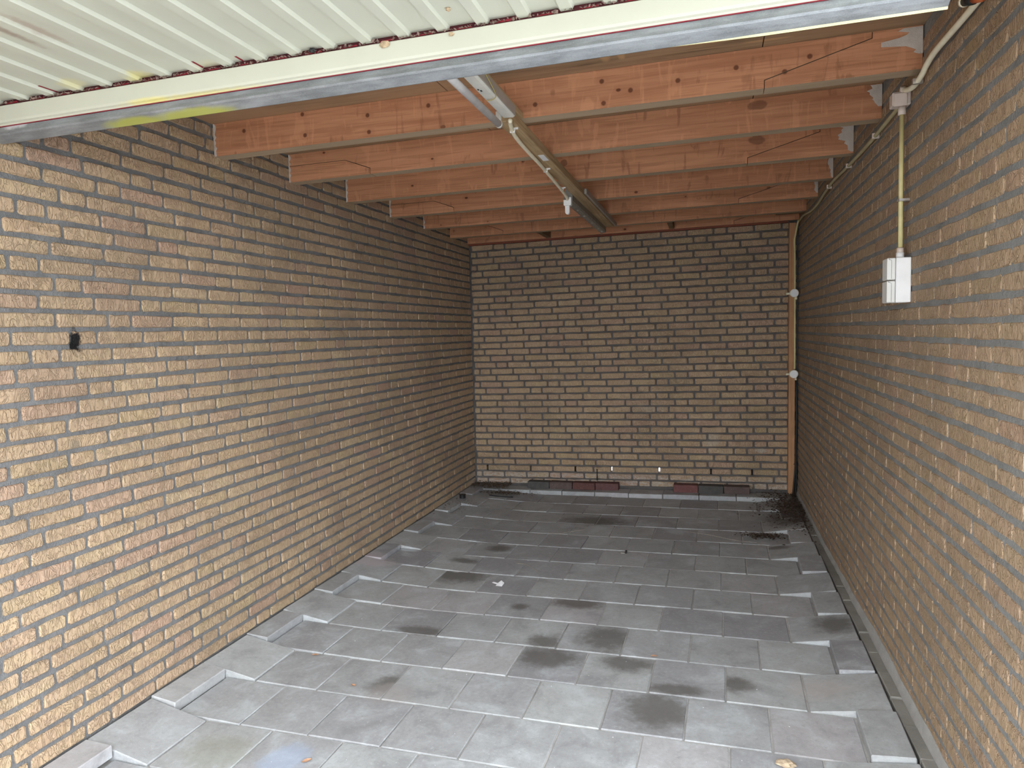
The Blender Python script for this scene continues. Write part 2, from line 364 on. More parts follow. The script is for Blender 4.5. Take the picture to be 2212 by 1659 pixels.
# ------------------------------------------------------------------ mesh helpers
def link(name, me, mat=None, parent=None, loc=None, rot=None):
    o = bpy.data.objects.new(name, me); COL.objects.link(o)
    if mat is not None and me is not None and not me.materials: me.materials.append(mat)
    if parent is not None: o.parent = parent
    if loc is not None: o.location = loc
    if rot is not None: o.rotation_euler = rot
    return o
def fin(bm, name, smooth=False):
    bmesh.ops.recalc_face_normals(bm, faces=bm.faces)
    me = bpy.data.meshes.new(name); bm.to_mesh(me); bm.free()
    if smooth:
        for p in me.polygons: p.use_smooth = True
    return me
def add_prism(bm, prof, a, b, axis='X', fn=None):
    """extrude a closed profile along an axis. X: profile is (y,z); Y: (x,z); Z: (x,y)"""
    def P(p, s):
        q = {'X': (s, p[0], p[1]), 'Y': (p[0], s, p[1]), 'Z': (p[0], p[1], s)}[axis]
        return fn(q) if fn else q
    v0 = [bm.verts.new(P(p, a)) for p in prof]; v1 = [bm.verts.new(P(p, b)) for p in prof]
    n = len(prof)
    for i in range(n): bm.faces.new((v0[i], v0[(i + 1) % n], v1[(i + 1) % n], v1[i]))
    bm.faces.new(v0[::-1]); bm.faces.new(v1)
def add_box(bm, x0, x1, y0, y1, z0, z1, tilt=True, bev=0.0):
    vs = []
    for x in (x0, x1):
        for y in (y0, y1):
            for z in (z0, z1): vs.append(bm.verts.new((x, y, z + (kz(x) if tilt else 0))))
    fs = []
    for f in ((0, 1, 3, 2), (4, 6, 7, 5), (0, 4, 5, 1), (2, 3, 7, 6), (0, 2, 6, 4), (1, 5, 7, 3)):
        fs.append(bm.faces.new([vs[i] for i in f]))
    if bev:
        es = {e for f in fs for e in f.edges}
        bmesh.ops.bevel(bm, geom=list(es), offset=bev, segments=1, profile=0.5, affect='EDGES')
def box(name, mat, parent, *dims, tilt=True, bev=0.0):
    bm = bmesh.new(); add_box(bm, *dims, tilt=tilt, bev=bev)
    return link(name, fin(bm, name), mat, parent)
def smooth_path(pts, n=6):
    P = [Vector(p) for p in pts]; out = []
    for i in range(len(P) - 1):
        p0 = P[max(i - 1, 0)]; p1 = P[i]; p2 = P[i + 1]; p3 = P[min(i + 2, len(P) - 1)]
        for k in range(n):
            s = k / n
            out.append(0.5 * ((2 * p1) + (p2 - p0) * s + (2 * p0 - 5 * p1 + 4 * p2 - p3) * s * s + (3 * p1 - p0 - 3 * p2 + p3) * s ** 3))
    out.append(P[-1]); return out
def add_tube(bm, pts, r, n=10, caps=True):
    pts = [Vector(p) for p in pts]; rings = []
    nrm = None
    for i, p in enumerate(pts):
        d = (pts[min(i + 1, len(pts) - 1)] - pts[max(i - 1, 0)]).normalized()
        if nrm is None:
            nrm = d.cross(Vector((0, 0, 1))) if abs(d.z) < 0.9 else d.cross(Vector((1, 0, 0)))
        nrm = (nrm - d * nrm.dot(d)).normalized(); b = d.cross(nrm)
        rr = r(i / (len(pts) - 1)) if callable(r) else r
        rings.append([bm.verts.new(p + (nrm * math.cos(2 * math.pi * k / n) + b * math.sin(2 * math.pi * k / n)) * rr) for k in range(n)])
    for i in range(len(rings) - 1):
        for k in range(n):
            bm.faces.new((rings[i][k], rings[i][(k + 1) % n], rings[i + 1][(k + 1) % n], rings[i + 1][k]))
    if caps: bm.faces.new(rings[0][::-1]); bm.faces.new(rings[-1])
def tube(name, mat, parent, pts, r, n=10, smooth=True):
    bm = bmesh.new(); add_tube(bm, pts, r, n); return link(name, fin(bm, name, smooth), mat, parent)
def empty(name, loc=(0, 0, 0)):
    o = bpy.data.objects.new(name, None); o.empty_display_size = 0.05; COL.objects.link(o)
    ORIG.append((o, loc)); return o
ORIG = []
def tag(o, label, cat, group=None):
    o['label'] = label; o['category'] = cat
    if group: o['group'] = group
    return o
def structure(o): o['kind'] = 'structure'; return o
def stuff(o): o['kind'] = 'stuff'; return o

# ------------------------------------------------------------------ projection, only to rank pieces by apparent size
def depth(p): return (Vector(p) - CAM).dot(fw)
def inframe(p):
    d = Vector(p) - CAM; z = d.dot(fw)
    if z < 0.1: return False
    return abs(d.dot(rt) / z) < 0.78 and abs(d.dot(up) / z) < 0.60

# ------------------------------------------------------------------ brick meshes
def brick_verts(L, H, rs):
    j = lambda a: rs.uniform(-a, a)
    cx, cz = L / 2, H / 2; c = 0.006
    e = 0.0022
    loop = [(-cx + c, -cz), (-cx * 0.33, -cz), (cx * 0.33, -cz), (cx - c, -cz), (cx, -cz + c), (cx, cz - c),
            (cx - c, cz), (cx * 0.33, cz), (-cx * 0.33, cz), (-cx + c, cz), (-cx, cz - c), (-cx, -cz + c)]
    loop = [(x + j(e), z + j(e)) for x, z in loop]
    n = len(loop)
    vs = [(x, -0.028, z) for x, z in loop]
    vs += [(x, -0.004 + j(0.0012), z) for x, z in loop]
    k = 0.004
    vs += [(x - math.copysign(k, x), j(0.0016), z - math.copysign(k * 0.8, z)) for x, z in loop]
    fs = []
    for a in (0, 1):
        for i in range(n):
            fs.append((a * n + i, a * n + (i + 1) % n, (a + 1) * n + (i + 1) % n, (a + 1) * n + i))
    fs.append(tuple(range(2 * n, 3 * n)))
    return vs, fs
rs = random.Random(3)
HB = 0.0455
VAR = {}
def variants(L, mat):
    key = (round(L, 3), mat.name)
    if key not in VAR:
        lst = []
        for i in range(8 if abs(key[0] - 0.2095) < 0.02 else 4):
            vs, fs = brick_verts(L, HB, rs)
            me = bpy.data.meshes.new('brick'); me.from_pydata(vs, [], fs); me.materials.append(mat); me.update()
            lst.append((me, vs, fs))
        VAR[key] = lst
    return VAR[key]

def course(a, b, h0, gap, S=0.22, Hd=0.11, quarter=False, fixed=None):
    """bricks (centre, length) between a and b; a header is centred on h0 every 4 stretchers"""
    if fixed:
        jn = sorted(fixed)
        out = []
        for p, q in zip(jn[:-1], jn[1:]): out.append(((p + q) / 2, q - p - gap))
        return out
    per = 4 * S + Hd
    s = h0 - Hd / 2 - math.ceil((h0 - a) / per + 1) * per
    out = []; seq = [Hd, S, S, S, S]; i = 0
    while s < b:
        w = seq[i % 5]; p, q = max(s, a), min(s + w, b)
        if q - p > 0.02: out.append(((p + q) / 2, round(q - p - gap, 3)))
        s += w; i += 1
    return out

def build_bricks(wall, items, mat=None, mat2=None):
    mat = mat or M_brick; mat2 = mat2 or M_brick2
    """items: list of (centre xyz on the wall face, length, rotation). 300 largest singly, rest as one part"""
    items.sort(key=lambda it: (not inframe(it[0]), depth(it[0]) / max(it[1], 0.02) ** 0.15))
    r2 = random.Random(11)
    rest_v, rest_f = [], []
    cnt = 0
    for c, L, rot in items:
        me, vs, fs = r2.choice(variants(L, mat))
        jit = r2.uniform(-0.0012, 0.0022) * (0.4 if mat.name == 'dull_brick' else 1.0)
        mw = Matrix.Translation(c) @ rot @ Matrix.Translation((0, jit, 0)) @ Matrix.Rotation(r2.uniform(-0.006, 0.006), 4, 'Y')
        if cnt < 300:
            o = bpy.data.objects.new('brick', me); COL.objects.link(o); o.parent = wall; o.matrix_basis = mw; cnt += 1
        else:
            b0 = len(rest_v)
            rest_v += [tuple(mw @ Vector(v)) for v in vs]
            rest_f += [tuple(b0 + i for i in f) for f in fs]
    if rest_f:
        me = bpy.data.meshes.new('distant_bricks'); me.from_pydata(rest_v, [], rest_f); me.update()
        stuff(link('distant_bricks', me, mat2, wall))

REC = 0.0065   # joints lie this far behind the brick faces
# --- left wall
HL = {0: -0.216, 1: 0.39, 2: 0.226, 3: 0.064, 4: -0.10, 5: 0.545, 6: 0.379, 7: -0.372, 8: -0.209, 9: 0.391, 10: 0.222, 11: 0.06,
      12: -0.104, 13: 0.283, 14: 0.45, 15: -0.375, 16: -0.207, 17: 0.406, 18: 0.236, 19: 0.064, 20: -0.108, 21: 0.282, 22: 0.666,
      23: -0.167, 24: -0.003, 25: 0.159, 26: -0.217, 27: -0.38, 28: 0.437, 29: 0.27, 30: -0.336, 31: -0.175, 32: -0.015, 33: 0.15,
      34: -0.223, 35: 0.599, 36: 0.43, 37: 0.59, 38: 0.526}
bm = bmesh.new(); add_box(bm, XL - 0.12, XL - REC, YFL, YB + 0.12, -0.12, 2.50, tilt=False)
wall_left = structure(link('wall_left', fin(bm, 'wall_left'), M_mortar))
ROT_L = Matrix.Rotation(-math.pi / 2, 4, 'Z'); ROT_R = Matrix.Rotation(math.pi / 2, 4, 'Z'); ROT_B = Matrix.Rotation(math.pi, 4, 'Z')
items = []
for r in range(39):
    for c, L in course(YFL + 0.01, YB - 0.004, HL[r], 0.0125):
        items.append((Vector((XL, c, 0.075 + 0.062 * r)), L, ROT_L))
build_bricks(wall_left, items)
# --- right wall: thin upright joints, thick bed joints
bm = bmesh.new(); add_box(bm, XR + 0.0028, XR + 0.12, YFR, YB + 0.12, -0.12, 2.54, tilt=False)
wall_right = structure(link('wall_right', fin(bm, 'wall_right'), M_mortarr))
items = []; h = 0.3
rr = random.Random(5)
for r in range(39):
    h += rr.choice((0.165, 0.165, -0.165))
    h = (h + 0.5) % 0.99 - 0.5
    z = 0.077 + 0.0308 + 0.0612 * r
    if r == 0:
        pass
    for c, L in course(YFR + 0.01, YB - 0.004, h, 0.0048):
        items.append((Vector((XR, c, z)), L, ROT_R))
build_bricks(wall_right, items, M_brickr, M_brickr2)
# --- back wall with open weep joints low down
WEEP = [-0.764, -0.336, 0.094, 0.429, 0.856, 1.304, 1.647]; LIT = (3, 4)
WZ0, WZ1 = 0.075 + 0.0614 * 2 - 0.026, 0.075 + 0.0614 * 2 + 0.026
def back_slab(bm, y0, y1, holes, hw):
    xs = [XL - 0.01]
    for hx in holes: xs += [hx - hw, hx + hw]
    xs.append(XR + 0.02)
    zo = 0.008
    add_box(bm, XL - 0.01, XR + 0.02, y0, y1, -0.12, WZ0 + zo)
    add_box(bm, XL - 0.01, XR + 0.02, y0, y1, WZ1 + zo, 2.50)
    for i in range(0, len(xs), 2): add_box(bm, xs[i], xs[i + 1], y0, y1, WZ0 + zo, WZ1 + zo)
bm = bmesh.new(); back_slab(bm, YB + REC, YB + 0.05, WEEP, 0.0085)
wall_back = structure(link('wall_back', fin(bm, 'wall_back'), M_mortarb))
bm = bmesh.new(); back_slab(bm, YB + 0.052, YB + 0.10, [WEEP[i] for i in LIT], 0.024)
link('outer_leaf', fin(bm, 'outer_leaf'), M_slotshade, wall_back)  # backing coloured near-black to stand in for the shade inside the weep slots
TILT_B = Matrix.Rotation(-math.atan(K), 4, 'Y')
items = []; h = -0.1; rr = random.Random(9)
wj = [XL + 0.004, -0.764]
for p, q in zip(WEEP[:-1], WEEP[1:]):
    n = max(1, round((q - p) / 0.215)); wj += [p + (q - p) * (i + 1) / n for i in range(n)]
wj += [1.647 + 0.218, XR]
for r in range(37):
    h += rr.choice((0.165, 0.165, 0.165, -0.165)); h = (h + 0.5) % 0.99 - 0.5
    zc = 0.083 + 0.0614 * r
    for c, L in course(XL + 0.004, XR - 0.004, h, 0.0150, fixed=wj if r == 2 else None):
        items.append((Vector((c, YB, zc + kz(c))), round(L, 3), TILT_B @ ROT_B))
build_bricks(wall_back, items)

# ------------------------------------------------------------------ floor: sand bed, tiles, kerb
def floor_base(x, y):
    """height of the sagging paving"""
    s = max(0.0, min(1.0, (-0.2 - x) / 0.4)); s = s * s * (3 - 2 * s)
    return kz(x) + s * 0.016 * max(-0.4, min(1.3, y / 1.5)) 
bm = bmesh.new()
nx, ny = 30, 60
grid = [[None] * (ny + 1) for _ in range(nx + 1)]
for i in range(nx + 1):
    for k in range(ny + 1):
        x = XL - 0.02 + (XR - XL + 0.06) * i / nx; y = YF - 0.02 + (YB - YF + 0.05) * k / ny
        z = floor_base(x, y) - 0.0055 + 0.002 * mnoise.noise(Vector((x * 9, y * 9, 0)))
        grid[i][k] = bm.verts.new((x, y, z))
for i in range(nx):
    for k in range(ny): bm.faces.new((grid[i][k], grid[i + 1][k], grid[i + 1][k + 1], grid[i][k + 1]))
ext = bmesh.ops.extrude_face_region(bm, geom=list(bm.faces))
for v in [g for g in ext['geom'] if isinstance(g, bmesh.types.BMVert)]: v.co.z -= 0.08
floor = structure(link('floor', fin(bm, 'floor'), M_sand))

TILE = {}
def tile_mesh(w, d, th=0.045, bev=0.0035):
    key = (round(w, 3), round(d, 3), th)
    if key not in TILE:
        bm = bmesh.new()
        add_box(bm, -w / 2, w / 2, -d / 2, d / 2, -th, 0, tilt=False)
        top = [e for e in bm.edges if all(v.co.z > -0.001 for v in e.verts)]
        vert = [e for e in bm.edges if abs(e.verts[0].co.z - e.verts[1].co.z) > 0.01]
        bmesh.ops.bevel(bm, geom=top + vert, offset=bev, segments=1, profile=0.5, affect='EDGES')
        TILE[key] = fin(bm, 'paving_tile'); TILE[key].materials.append(M_tile)
    return TILE[key]
rt_ = random.Random(21)
def put_tile(x0, x1, ya, yb, zl, zr, dzf=0.0):
    """tile from x0..x1; zl/zr absolute heights of its left and right edges; rows run askew by SK"""
    w, d = x1 - x0 - 0.005, yb - ya - 0.007
    xm, ym = (x0 + x1) / 2, (ya + yb) / 2
    o = link('paving_tile', tile_mesh(w, d), None, floor)
    a = math.atan2(zr - zl, x1 - x0)
    m = Matrix.Translation((xm, ym + SK * xm, (zl + zr) / 2 + rt_.uniform(-0.0018, 0.0018)))
    m = m @ Matrix.Rotation(-a + rt_.uniform(-0.003, 0.003), 4, 'Y') @ Matrix.Rotation(rt_.uniform(-0.006, 0.004) + dzf, 4, 'X') @ Matrix.Rotation(SK + rt_.uniform(-0.003, 0.003), 4, 'Z')
    o.matrix_basis = m
    return o
XK = 1.953                      # where the tiles stop short of the kerb
for k in range(-2, 14):
    ya, yb = (k - 1) * T, k * T; ym = (ya + yb) / 2
    even = k % 2 == 0
    ph = 0.0 if even else 0.5
    edges = [XL + 0.004]
    n = -4
    while (n + ph) * T < XK - 0.03:
        e = (n + ph) * T
        if e > XL + 0.06: edges.append(e)
        n += 1
    edges.append(XK)
    lift = 0.85 + 0.3 * mnoise.noise(Vector((k * 1.7, 3.3, 0)))
    for i in range(len(edges) - 1):
        a, b = edges[i], edges[i + 1]
        zl, zr = floor_base(a, ym), floor_base(b, ym)
        if i == 0:
            if even: zl, zr = 0.051, zr + 0.004
            else: zl, zr = 0.052, 0.047 * lift + 0.003
        elif i == 1 and not even: zl += 0.008
        elif i == len(edges) - 2:
            if even: zl, zr = zl + 0.036 * lift, zr + 0.047 * lift
            else: zl, zr = zl - 0.002, zr + 0.046 * lift
        put_tile(a, b, ya, yb, zl, zr)
# raised row along the back wall
ya, yb = 13 * T + 0.002, YB - SK * 0.5
e = [XL + 0.004, -0.604, -0.302, 0.0, 0.302, 0.602, 0.900, 1.205, 1.51, 1.81, 1.955]
for a, b in zip(e[:-1], e[1:]):
    put_tile(a, b, ya, yb - 0.012, 0.036 + kz(a), 0.036 + kz(b))
# kerb stones along the right wall, and the mortar fillet above them
kj = [-0.50, -0.33, -0.13, 0.07, 0.271, 0.471, 0.668, 0.871, 1.058, 1.26, 1.46, 1.66, 1.86, 2.06, 2.26, 2.46, 2.66, 2.86, 3.06, 3.26, 3.46, 3.66, 3.88]
for i, (a, b) in enumerate(zip(kj[:-1], kj[1:])):
    bm = bmesh.new(); zt = 0.060 + 0.003 * math.sin(i * 2.3) - (0.008 if a > 2.2 else 0)
    add_box(bm, 1.9585, 2.0075, a + 0.002, b - 0.002, -0.05, zt, tilt=False, bev=0.003)
    link('kerb_stone', fin(bm, 'kerb_stone'), M_kerb, floor)
bm = bmesh.new(); N = 70; rows = []
for i in range(N + 1):
    y = YFR + (YB - YFR) * i / N; q = mnoise.noise(Vector((y * 6, 0.3, 0))); q2 = mnoise.noise(Vector((y * 14, 7.3, 0)))
    zt = (0.112 if y < 1.2 else max(0.085, 0.112 - 0.025 * (y - 1.2))) + 0.010 * q; xo = 1.998 + 0.003 * q2
    rows.append([bm.verts.new(p) for p in ((xo, y, 0.0), (xo, y, 0.066 + 0.004 * q2), (2.0060, y, zt), (2.03, y, zt), (2.03, y, 0.0))])
for i in range(N):
    for k in range(5): bm.faces.new((rows[i][k], rows[i][(k + 1) % 5], rows[i + 1][(k + 1) % 5], rows[i + 1][k]))
bm.faces.new(rows[0]); bm.faces.new(rows[-1][::-1])
structure(link('baseboard_right', fin(bm, 'baseboard_right'), M_plinth))

# driveway outside the opening and the ground behind
bm = bmesh.new(); add_box(bm, -14, 16, -22, YF - 0.02, -0.10, -0.02, tilt=False)
structure(link('driveway', fin(bm, 'driveway'), M_drive))
bm = bmesh.new(); add_box(bm, -14, 16, YB + 0.2, 22, -0.10, -0.02, tilt=False)
structure(link('back_yard', fin(bm, 'back_yard'), M_drive))

# ------------------------------------------------------------------ roof: deck panels and joists
ceiling = structure(box('ceiling', M_deck, None, XL - 0.12, XR + 0.12, YF - 0.05, YB + 0.12, ZTOP + 0.018, ZTOP + 0.10))
for x0, x1 in ((XL - 0.1, 0.262), (0.266, 1.486), (1.490, XR + 0.1)):
    for y0, y1 in ((YF - 0.04, 0.62), (0.624, 3.06), (3.064, YB + 0.1)):
        box('deck_panel', M_deck, ceiling, x0, x1, y0, y1, ZTOP, ZTOP + 0.017)
structure(box('trim_2', M_joist, None, XL - 0.10, XR + 0.10, YF - 0.03, YF + 0.04, 2.30, ZTOP))
JLAB = ['reddish ceiling joist nearest the garage door, with the tube lamp in front of it',
        'second ceiling joist from the door, dark rectangular mark near its right end',
        'third ceiling joist from the door, slanting scarf and broad white filler at its right',
        'fourth ceiling joist from the door, short stepped scarf near its left end',
        'fifth ceiling joist from the door, the last one with white filler at its right end',
        'sixth ceiling joist from the door, in front of the small wooden noggins',
        'last ceiling joist, lying against the back wall above the red-brown strip']
JY = [0.5895, 1.181, 1.794, 2.409, 3.016, 3.599, 4.055]
ZJ = 2.331
for j, y in enumerate(JY):
    th = 0.070 if j < 6 else 0.050
    o = empty('ceiling_joist', (0.55, y, ZJ))
    tag(o, JLAB[j], 'joist', 'ceiling joists')
    x0, x1 = XL + 0.001, XR - 0.001
    zb, zt = ZJ, ZTOP - 0.001
    if j in (0, 2, 4, 6): sx, mode = (1.495, 1.85), 'R'
    else: sx, mode = (-0.545, -0.40), 'L'
    zs0, zs1 = zb + 0.030, (zt - 0.020 if mode == 'R' else zb + 0.085)
    g = 0.0014
    if mode == 'R':
        A = [(x0, zb), (sx[0] - g, zb), (sx[0] - g, zs0), (sx[1] - g, zs1), (sx[1] - g, zt), (x0, zt)]
        B = [(sx[0] + g, zb), (x1, zb), (x1, zt), (sx[1] + g, zt), (sx[1] + g, zs1 - 2 * g), (sx[0] + g, zs0 - 2 * g)]
    else:
        A = [(x0, zb), (sx[1] - g, zb), (sx[1] - g, zs0 - g), (sx[0], zs1 - g), (x0, zs1 - g)]
        B = [(sx[1] + g, zb), (x1, zb), (x1, zt), (x0, zt), (x0, zs1 + g), (sx[0], zs1 + g), (sx[1] + g, zs0 + g)]
    for prof in (A, B):
        bm = bmesh.new(); add_prism(bm, prof, y, y + th, 'Y', lambda q: (q[0], q[1], q[2] + kz(q[0])))
        link('timber_length', fin(bm, 'timber_length'), M_joist, o)
    # white filler daubed on the joist where it meets the right wall, and a thin line at the left
    if j < 5:
        rj = random.Random(40 + j); bm = bmesh.new()
        W = (0.075, 0.06, 0.085, 0.035, 0.045)[j]; H = zt - zb
        n = 13; left = []
        for i in range(n):
            s = i / (n - 1); z = zt - 0.004 - s * H * (0.62, 0.62, 0.92, 0.95, 0.8)[j]
            ww = W * (1 - 0.75 * s ** 2) * rj.uniform(0.55, 1.1)
            if j == 0 and 0.38 < s < 0.6: ww = 0.13
            left.append((x1 - ww, z))
        prof = [(x1, zt - 0.004)] + left + [(x1, left[-1][1])]
        add_prism(bm, prof, y - 0.002, y + 0.001, 'Y', lambda q: (q[0], q[1], q[2] + kz(q[0])))
        link('filler_patch', fin(bm, 'filler_patch'), M_filler, o)
        bm = bmesh.new(); n = 12
        prof = [(x0, zb)] + [(x0 + rj.uniform(0.004, 0.016), zb + H * i / n) for i in range(n + 1)] + [(x0, zt)]
        add_prism(bm, prof, y - 0.002, y + 0.001, 'Y', lambda q: (q[0], q[1], q[2] + kz(q[0])))
        link('filler_patch', fin(bm, 'filler_patch'), M_filler, o)
structure(box('trim_1', M_trim, None, XL + 0.005, 1.925, 4.066, YB - 0.001, ZJ - 0.015, ZJ - 0.001))
for x, nm in ((-0.125, 'dark wooden noggin between the last two joists, left of the lamp batten'), (0.965, 'dark wooden noggin between the last two joists, right of the lamp batten')):
    o = box('timber_noggin', M_block, None, x, x + 0.042, JY[5] + 0.0705, JY[6] - 0.0005, ZJ + 0.002, ZTOP - 0.002)
    tag(o, nm, 'block', 'noggins between joists')
o = box('timber_wedge', M_block, None, 1.80, XR - 0.002, JY[5] + 0.0705, JY[5] + 0.16, ZJ + 0.004, ZTOP - 0.002)
tag(o, 'olive brown wood block in the back right ceiling corner behind the conduit', 'block')

# wooden post in the back right corner
bm = bmesh.new(); add_box(bm, 1.931, 1.981, 4.036, 4.104, 0.062, ZJ - 0.002 + 0.0, tilt=False, bev=0.002)
o = link('corner_post', fin(bm, 'corner_post'), M_post)
tag(o, 'narrow orange-brown wooden post standing in the back right corner', 'post')

# ------------------------------------------------------------------ up-and-over garage door, open overhead
door = structure(empty('door_1', (0.5, -1.4, 2.25)))
DX0, DX1, DY0, DY1 = XL + 0.003, 1.795, -1.80, -0.455  # outer end is unseen, kept short to let more daylight onto the front
zr_ = 2.2455                      # underside of the ribs at x = 0
bm = bmesh.new()
prof = []; pitch = 0.1068; xr0 = -0.736
ribs = [xr0 + pitch * i for i in range(-1, 25) if DX0 + 0.03 < xr0 + pitch * i < DX1 - 0.03]
DP = 0.0088
pts = [(DX0, DP)]
for c in ribs: pts += [(c - 0.024, DP), (c - 0.017, 0.0), (c + 0.011, 0.0), (c + 0.0165, DP)]
pts.append((DX1, DP))
lo = [(x, zr_ + kz(x) + d) for x, d in pts]; hi = [(x, z + 0.0012) for x, z in lo]
add_prism(bm, lo + hi[::-1], DY0, DY1, 'Y')
link('panel', fin(bm, 'panel'), M_panel, door)
def kx(q): return (q[0], q[1], q[2] + kz(q[0]))
bm = bmesh.new()
add_prism(bm, [(y - 0.03, z - 0.0125) for y, z in ((-0.425, 2.2545), (-0.433, 2.250), (-0.434, 2.206), (-0.431, 2.200), (-0.425, 2.197), (-0.424, 2.190), (-0.405, 2.190), (-0.405, 2.2545))], DX0, DX1, 'X', kx)
link('cream_frame', fin(bm, 'cream_frame'), M_frame, door)['label'] = 'cream painted frame profile'
bm = bmesh.new()
add_prism(bm, [(y - 0.03, z - 0.0125) for y, z in ((-0.423, 2.189), (-0.427, 2.176), (-0.432, 2.167), (-0.428, 2.162), (-0.416, 2.155), (-0.400, 2.147), (-0.392, 2.149), (-0.390, 2.189))], DX0, DX1, 'X', kx)
link('steel_rail', fin(bm, 'steel_rail'), M_galv, door)['label'] = 'galvanised steel rail'
bm = bmesh.new(); add_prism(bm, [(-0.4555, 2.179), (-0.4555, 2.1768), (-0.45, 2.1768), (-0.45, 2.179)], DX0, DX1, 'X', kx)
link('red_line', fin(bm, 'red_line'), M_red, door)['label'] = 'thin red paint line'
bm = bmesh.new(); n = 20
for i in range(n):
    a = 1.12 + (DX1 - 1.12) * i / n; b = 1.12 + (DX1 - 1.12) * (i + 1) / n
    wa = 0.001 + 0.007 * min(1, i / 9); wb = 0.001 + 0.007 * min(1, (i + 1) / 9)
    v = [bm.verts.new((x, y, 2.1375 + kz(x) - z)) for x, w in ((a, wa), (b, wb)) for (y, z) in ((-0.4335, -0.002), (-0.428, w - 0.0005), (-0.4205, 0.0))]
    bm.faces.new((v[0], v[3], v[4], v[1])); bm.faces.new((v[1], v[4], v[5], v[2])); bm.faces.new((v[2], v[5], v[3], v[0]))
link('edge_strip', fin(bm, 'edge_strip'), M_strip, door)['label'] = 'pale yellow edge strip'
bm = bmesh.new(); add_prism(bm, [(-0.4525, 2.2424), (-0.4525, 2.2575), (-0.4500, 2.2575), (-0.4500, 2.2424)], DX0, DX1, 'X', kx)
link('end_backing', fin(bm, 'end_backing'), M_backing, door)['label'] = 'dark red backing behind the panel end'  # plate added to fill the gap above the frame with dark red
# red paint showing in the gaps where the pans end above the frame
for i, c in enumerate(ribs):
    a, b = c + 0.022, c + pitch - 0.030
    if b > DX1: b = DX1 - 0.005
    bm = bmesh.new(); s = random.Random(i).uniform(0.003, 0.006)
    add_prism(bm, [(a + 0.004, 2.2423), (b, 2.2423), (b - 0.003, 2.2423 + s), (a + 0.02, 2.2423 + s * 0.7)], -0.4585, -0.4562, 'Y', kx)
    link('red_edge', fin(bm, 'red_edge'), M_red, door)
for (xa, ya_), (xb, yb_) in (((-0.644, -0.487), (-0.64, -0.428)), ((-0.10, -0.474), (-0.102, -0.43)), ((0.302, -0.50), (0.296, -0.428)), ((0.306, -0.445), (0.313, -0.428)), ((0.033, -0.461), (0.033, -0.43)), ((0.96, -0.48), (0.968, -0.43))):
    bm = bmesh.new(); zz = zr_ + DP - 0.0008
    v = [bm.verts.new((x + dx, y, zz + kz(x) - dz)) for (x, y) in ((1.303 + (xa - 1.303) * 0.983, ya_ - 0.03), (1.303 + (xb - 1.303) * 0.983, yb_ - 0.03)) for dx, dz in ((-0.0035, 0), (0.0035, 0), (0, 0.0018))]
    for q in ((0, 3, 5, 2), (2, 5, 4, 1), (1, 4, 3, 0), (0, 2, 1), (3, 4, 5)): bm.faces.new([v[i] for i in q])
    link('paint_streak', fin(bm, 'paint_streak'), M_red, door)
# lint and cobweb dirt gathered on the frame edge
def flakes(name, mat, parent, n, fpos, size, seed, flat=0.3):
    r = random.Random(seed); V, F = [], []
    for i in range(n):
        p = fpos(r); s = size * r.uniform(0.4, 1.3); a = r.uniform(0, 6.28)
        u = Vector((math.cos(a), math.sin(a), r.uniform(-flat, flat))) * s; w = Vector((-math.sin(a), math.cos(a), r.uniform(-flat, flat))) * s * r.uniform(0.2, 0.7)
        c = Vector(p); b0 = len(V); top = c + Vector((0, 0, s * 0.25))
        V += [tuple(c + u), tuple(c + w), tuple(c - u * 0.8), tuple(c - w), tuple(top)]
        F += [(b0, b0 + 1, b0 + 4), (b0 + 1, b0 + 2, b0 + 4), (b0 + 2, b0 + 3, b0 + 4), (b0 + 3, b0, b0 + 4), (b0 + 3, b0 + 2, b0 + 1, b0)]
    me = bpy.data.meshes.new(name); me.from_pydata(V, [], F); me.update()
    return stuff(link(name, me, mat, parent))
flakes('lint', M_fluff, door, 620, lambda r: ((lambda x: (x, -0.4625 + r.uniform(-0.003, 0.003), 2.2425 + kz(x) + abs(r.gauss(0, 0.0022))))(r.uniform(DX0, 1.5))), 0.0058, 5, 0.9)
# little things stuck to the frame
def lump(name, mat, c, r, seed, label, cat, group=None):
    bm = bmesh.new(); bmesh.ops.create_icosphere(bm, subdivisions=2, radius=1.0)
    for v in bm.verts:
        q = 0.75 + 0.55 * mnoise.noise(v.co * 2.1 + Vector((seed, 0, 0)))
        v.co = Vector((v.co.x * r[0] * q, v.co.y * r[1] * q, v.co.z * r[2] * q))
    o = link(name, fin(bm, name), mat, None, c); return tag(o, label, cat, group)
lump('mud_nest', M_nest, (0.489, -0.466, 2.2315 + kz(0.475)), (0.018, 0.006, 0.012), 1, 'largest crumbly brown mud nest on the cream door frame', 'nest', 'dried nests on the door')
lump('mud_nest', M_nest, (0.675, -0.466, 2.2305 + kz(0.66)), (0.009, 0.005, 0.007), 4, 'small brown and white nest on the cream frame above the tube lamp', 'nest', 'dried nests on the door')
lump('mud_nest', M_nest, (0.70, -0.55, zr_ + kz(0.69) + DP - 0.003), (0.008, 0.009, 0.005), 8, 'small tan nest stuck to the corrugated door panel', 'nest', 'dried nests on the door')
lump('door_plug', M_black, (0.279, -0.467, 2.2465 + kz(0.26)), (0.012, 0.008, 0.008), 12, 'dark grey rubber lump wedged above the cream door frame', 'plug')

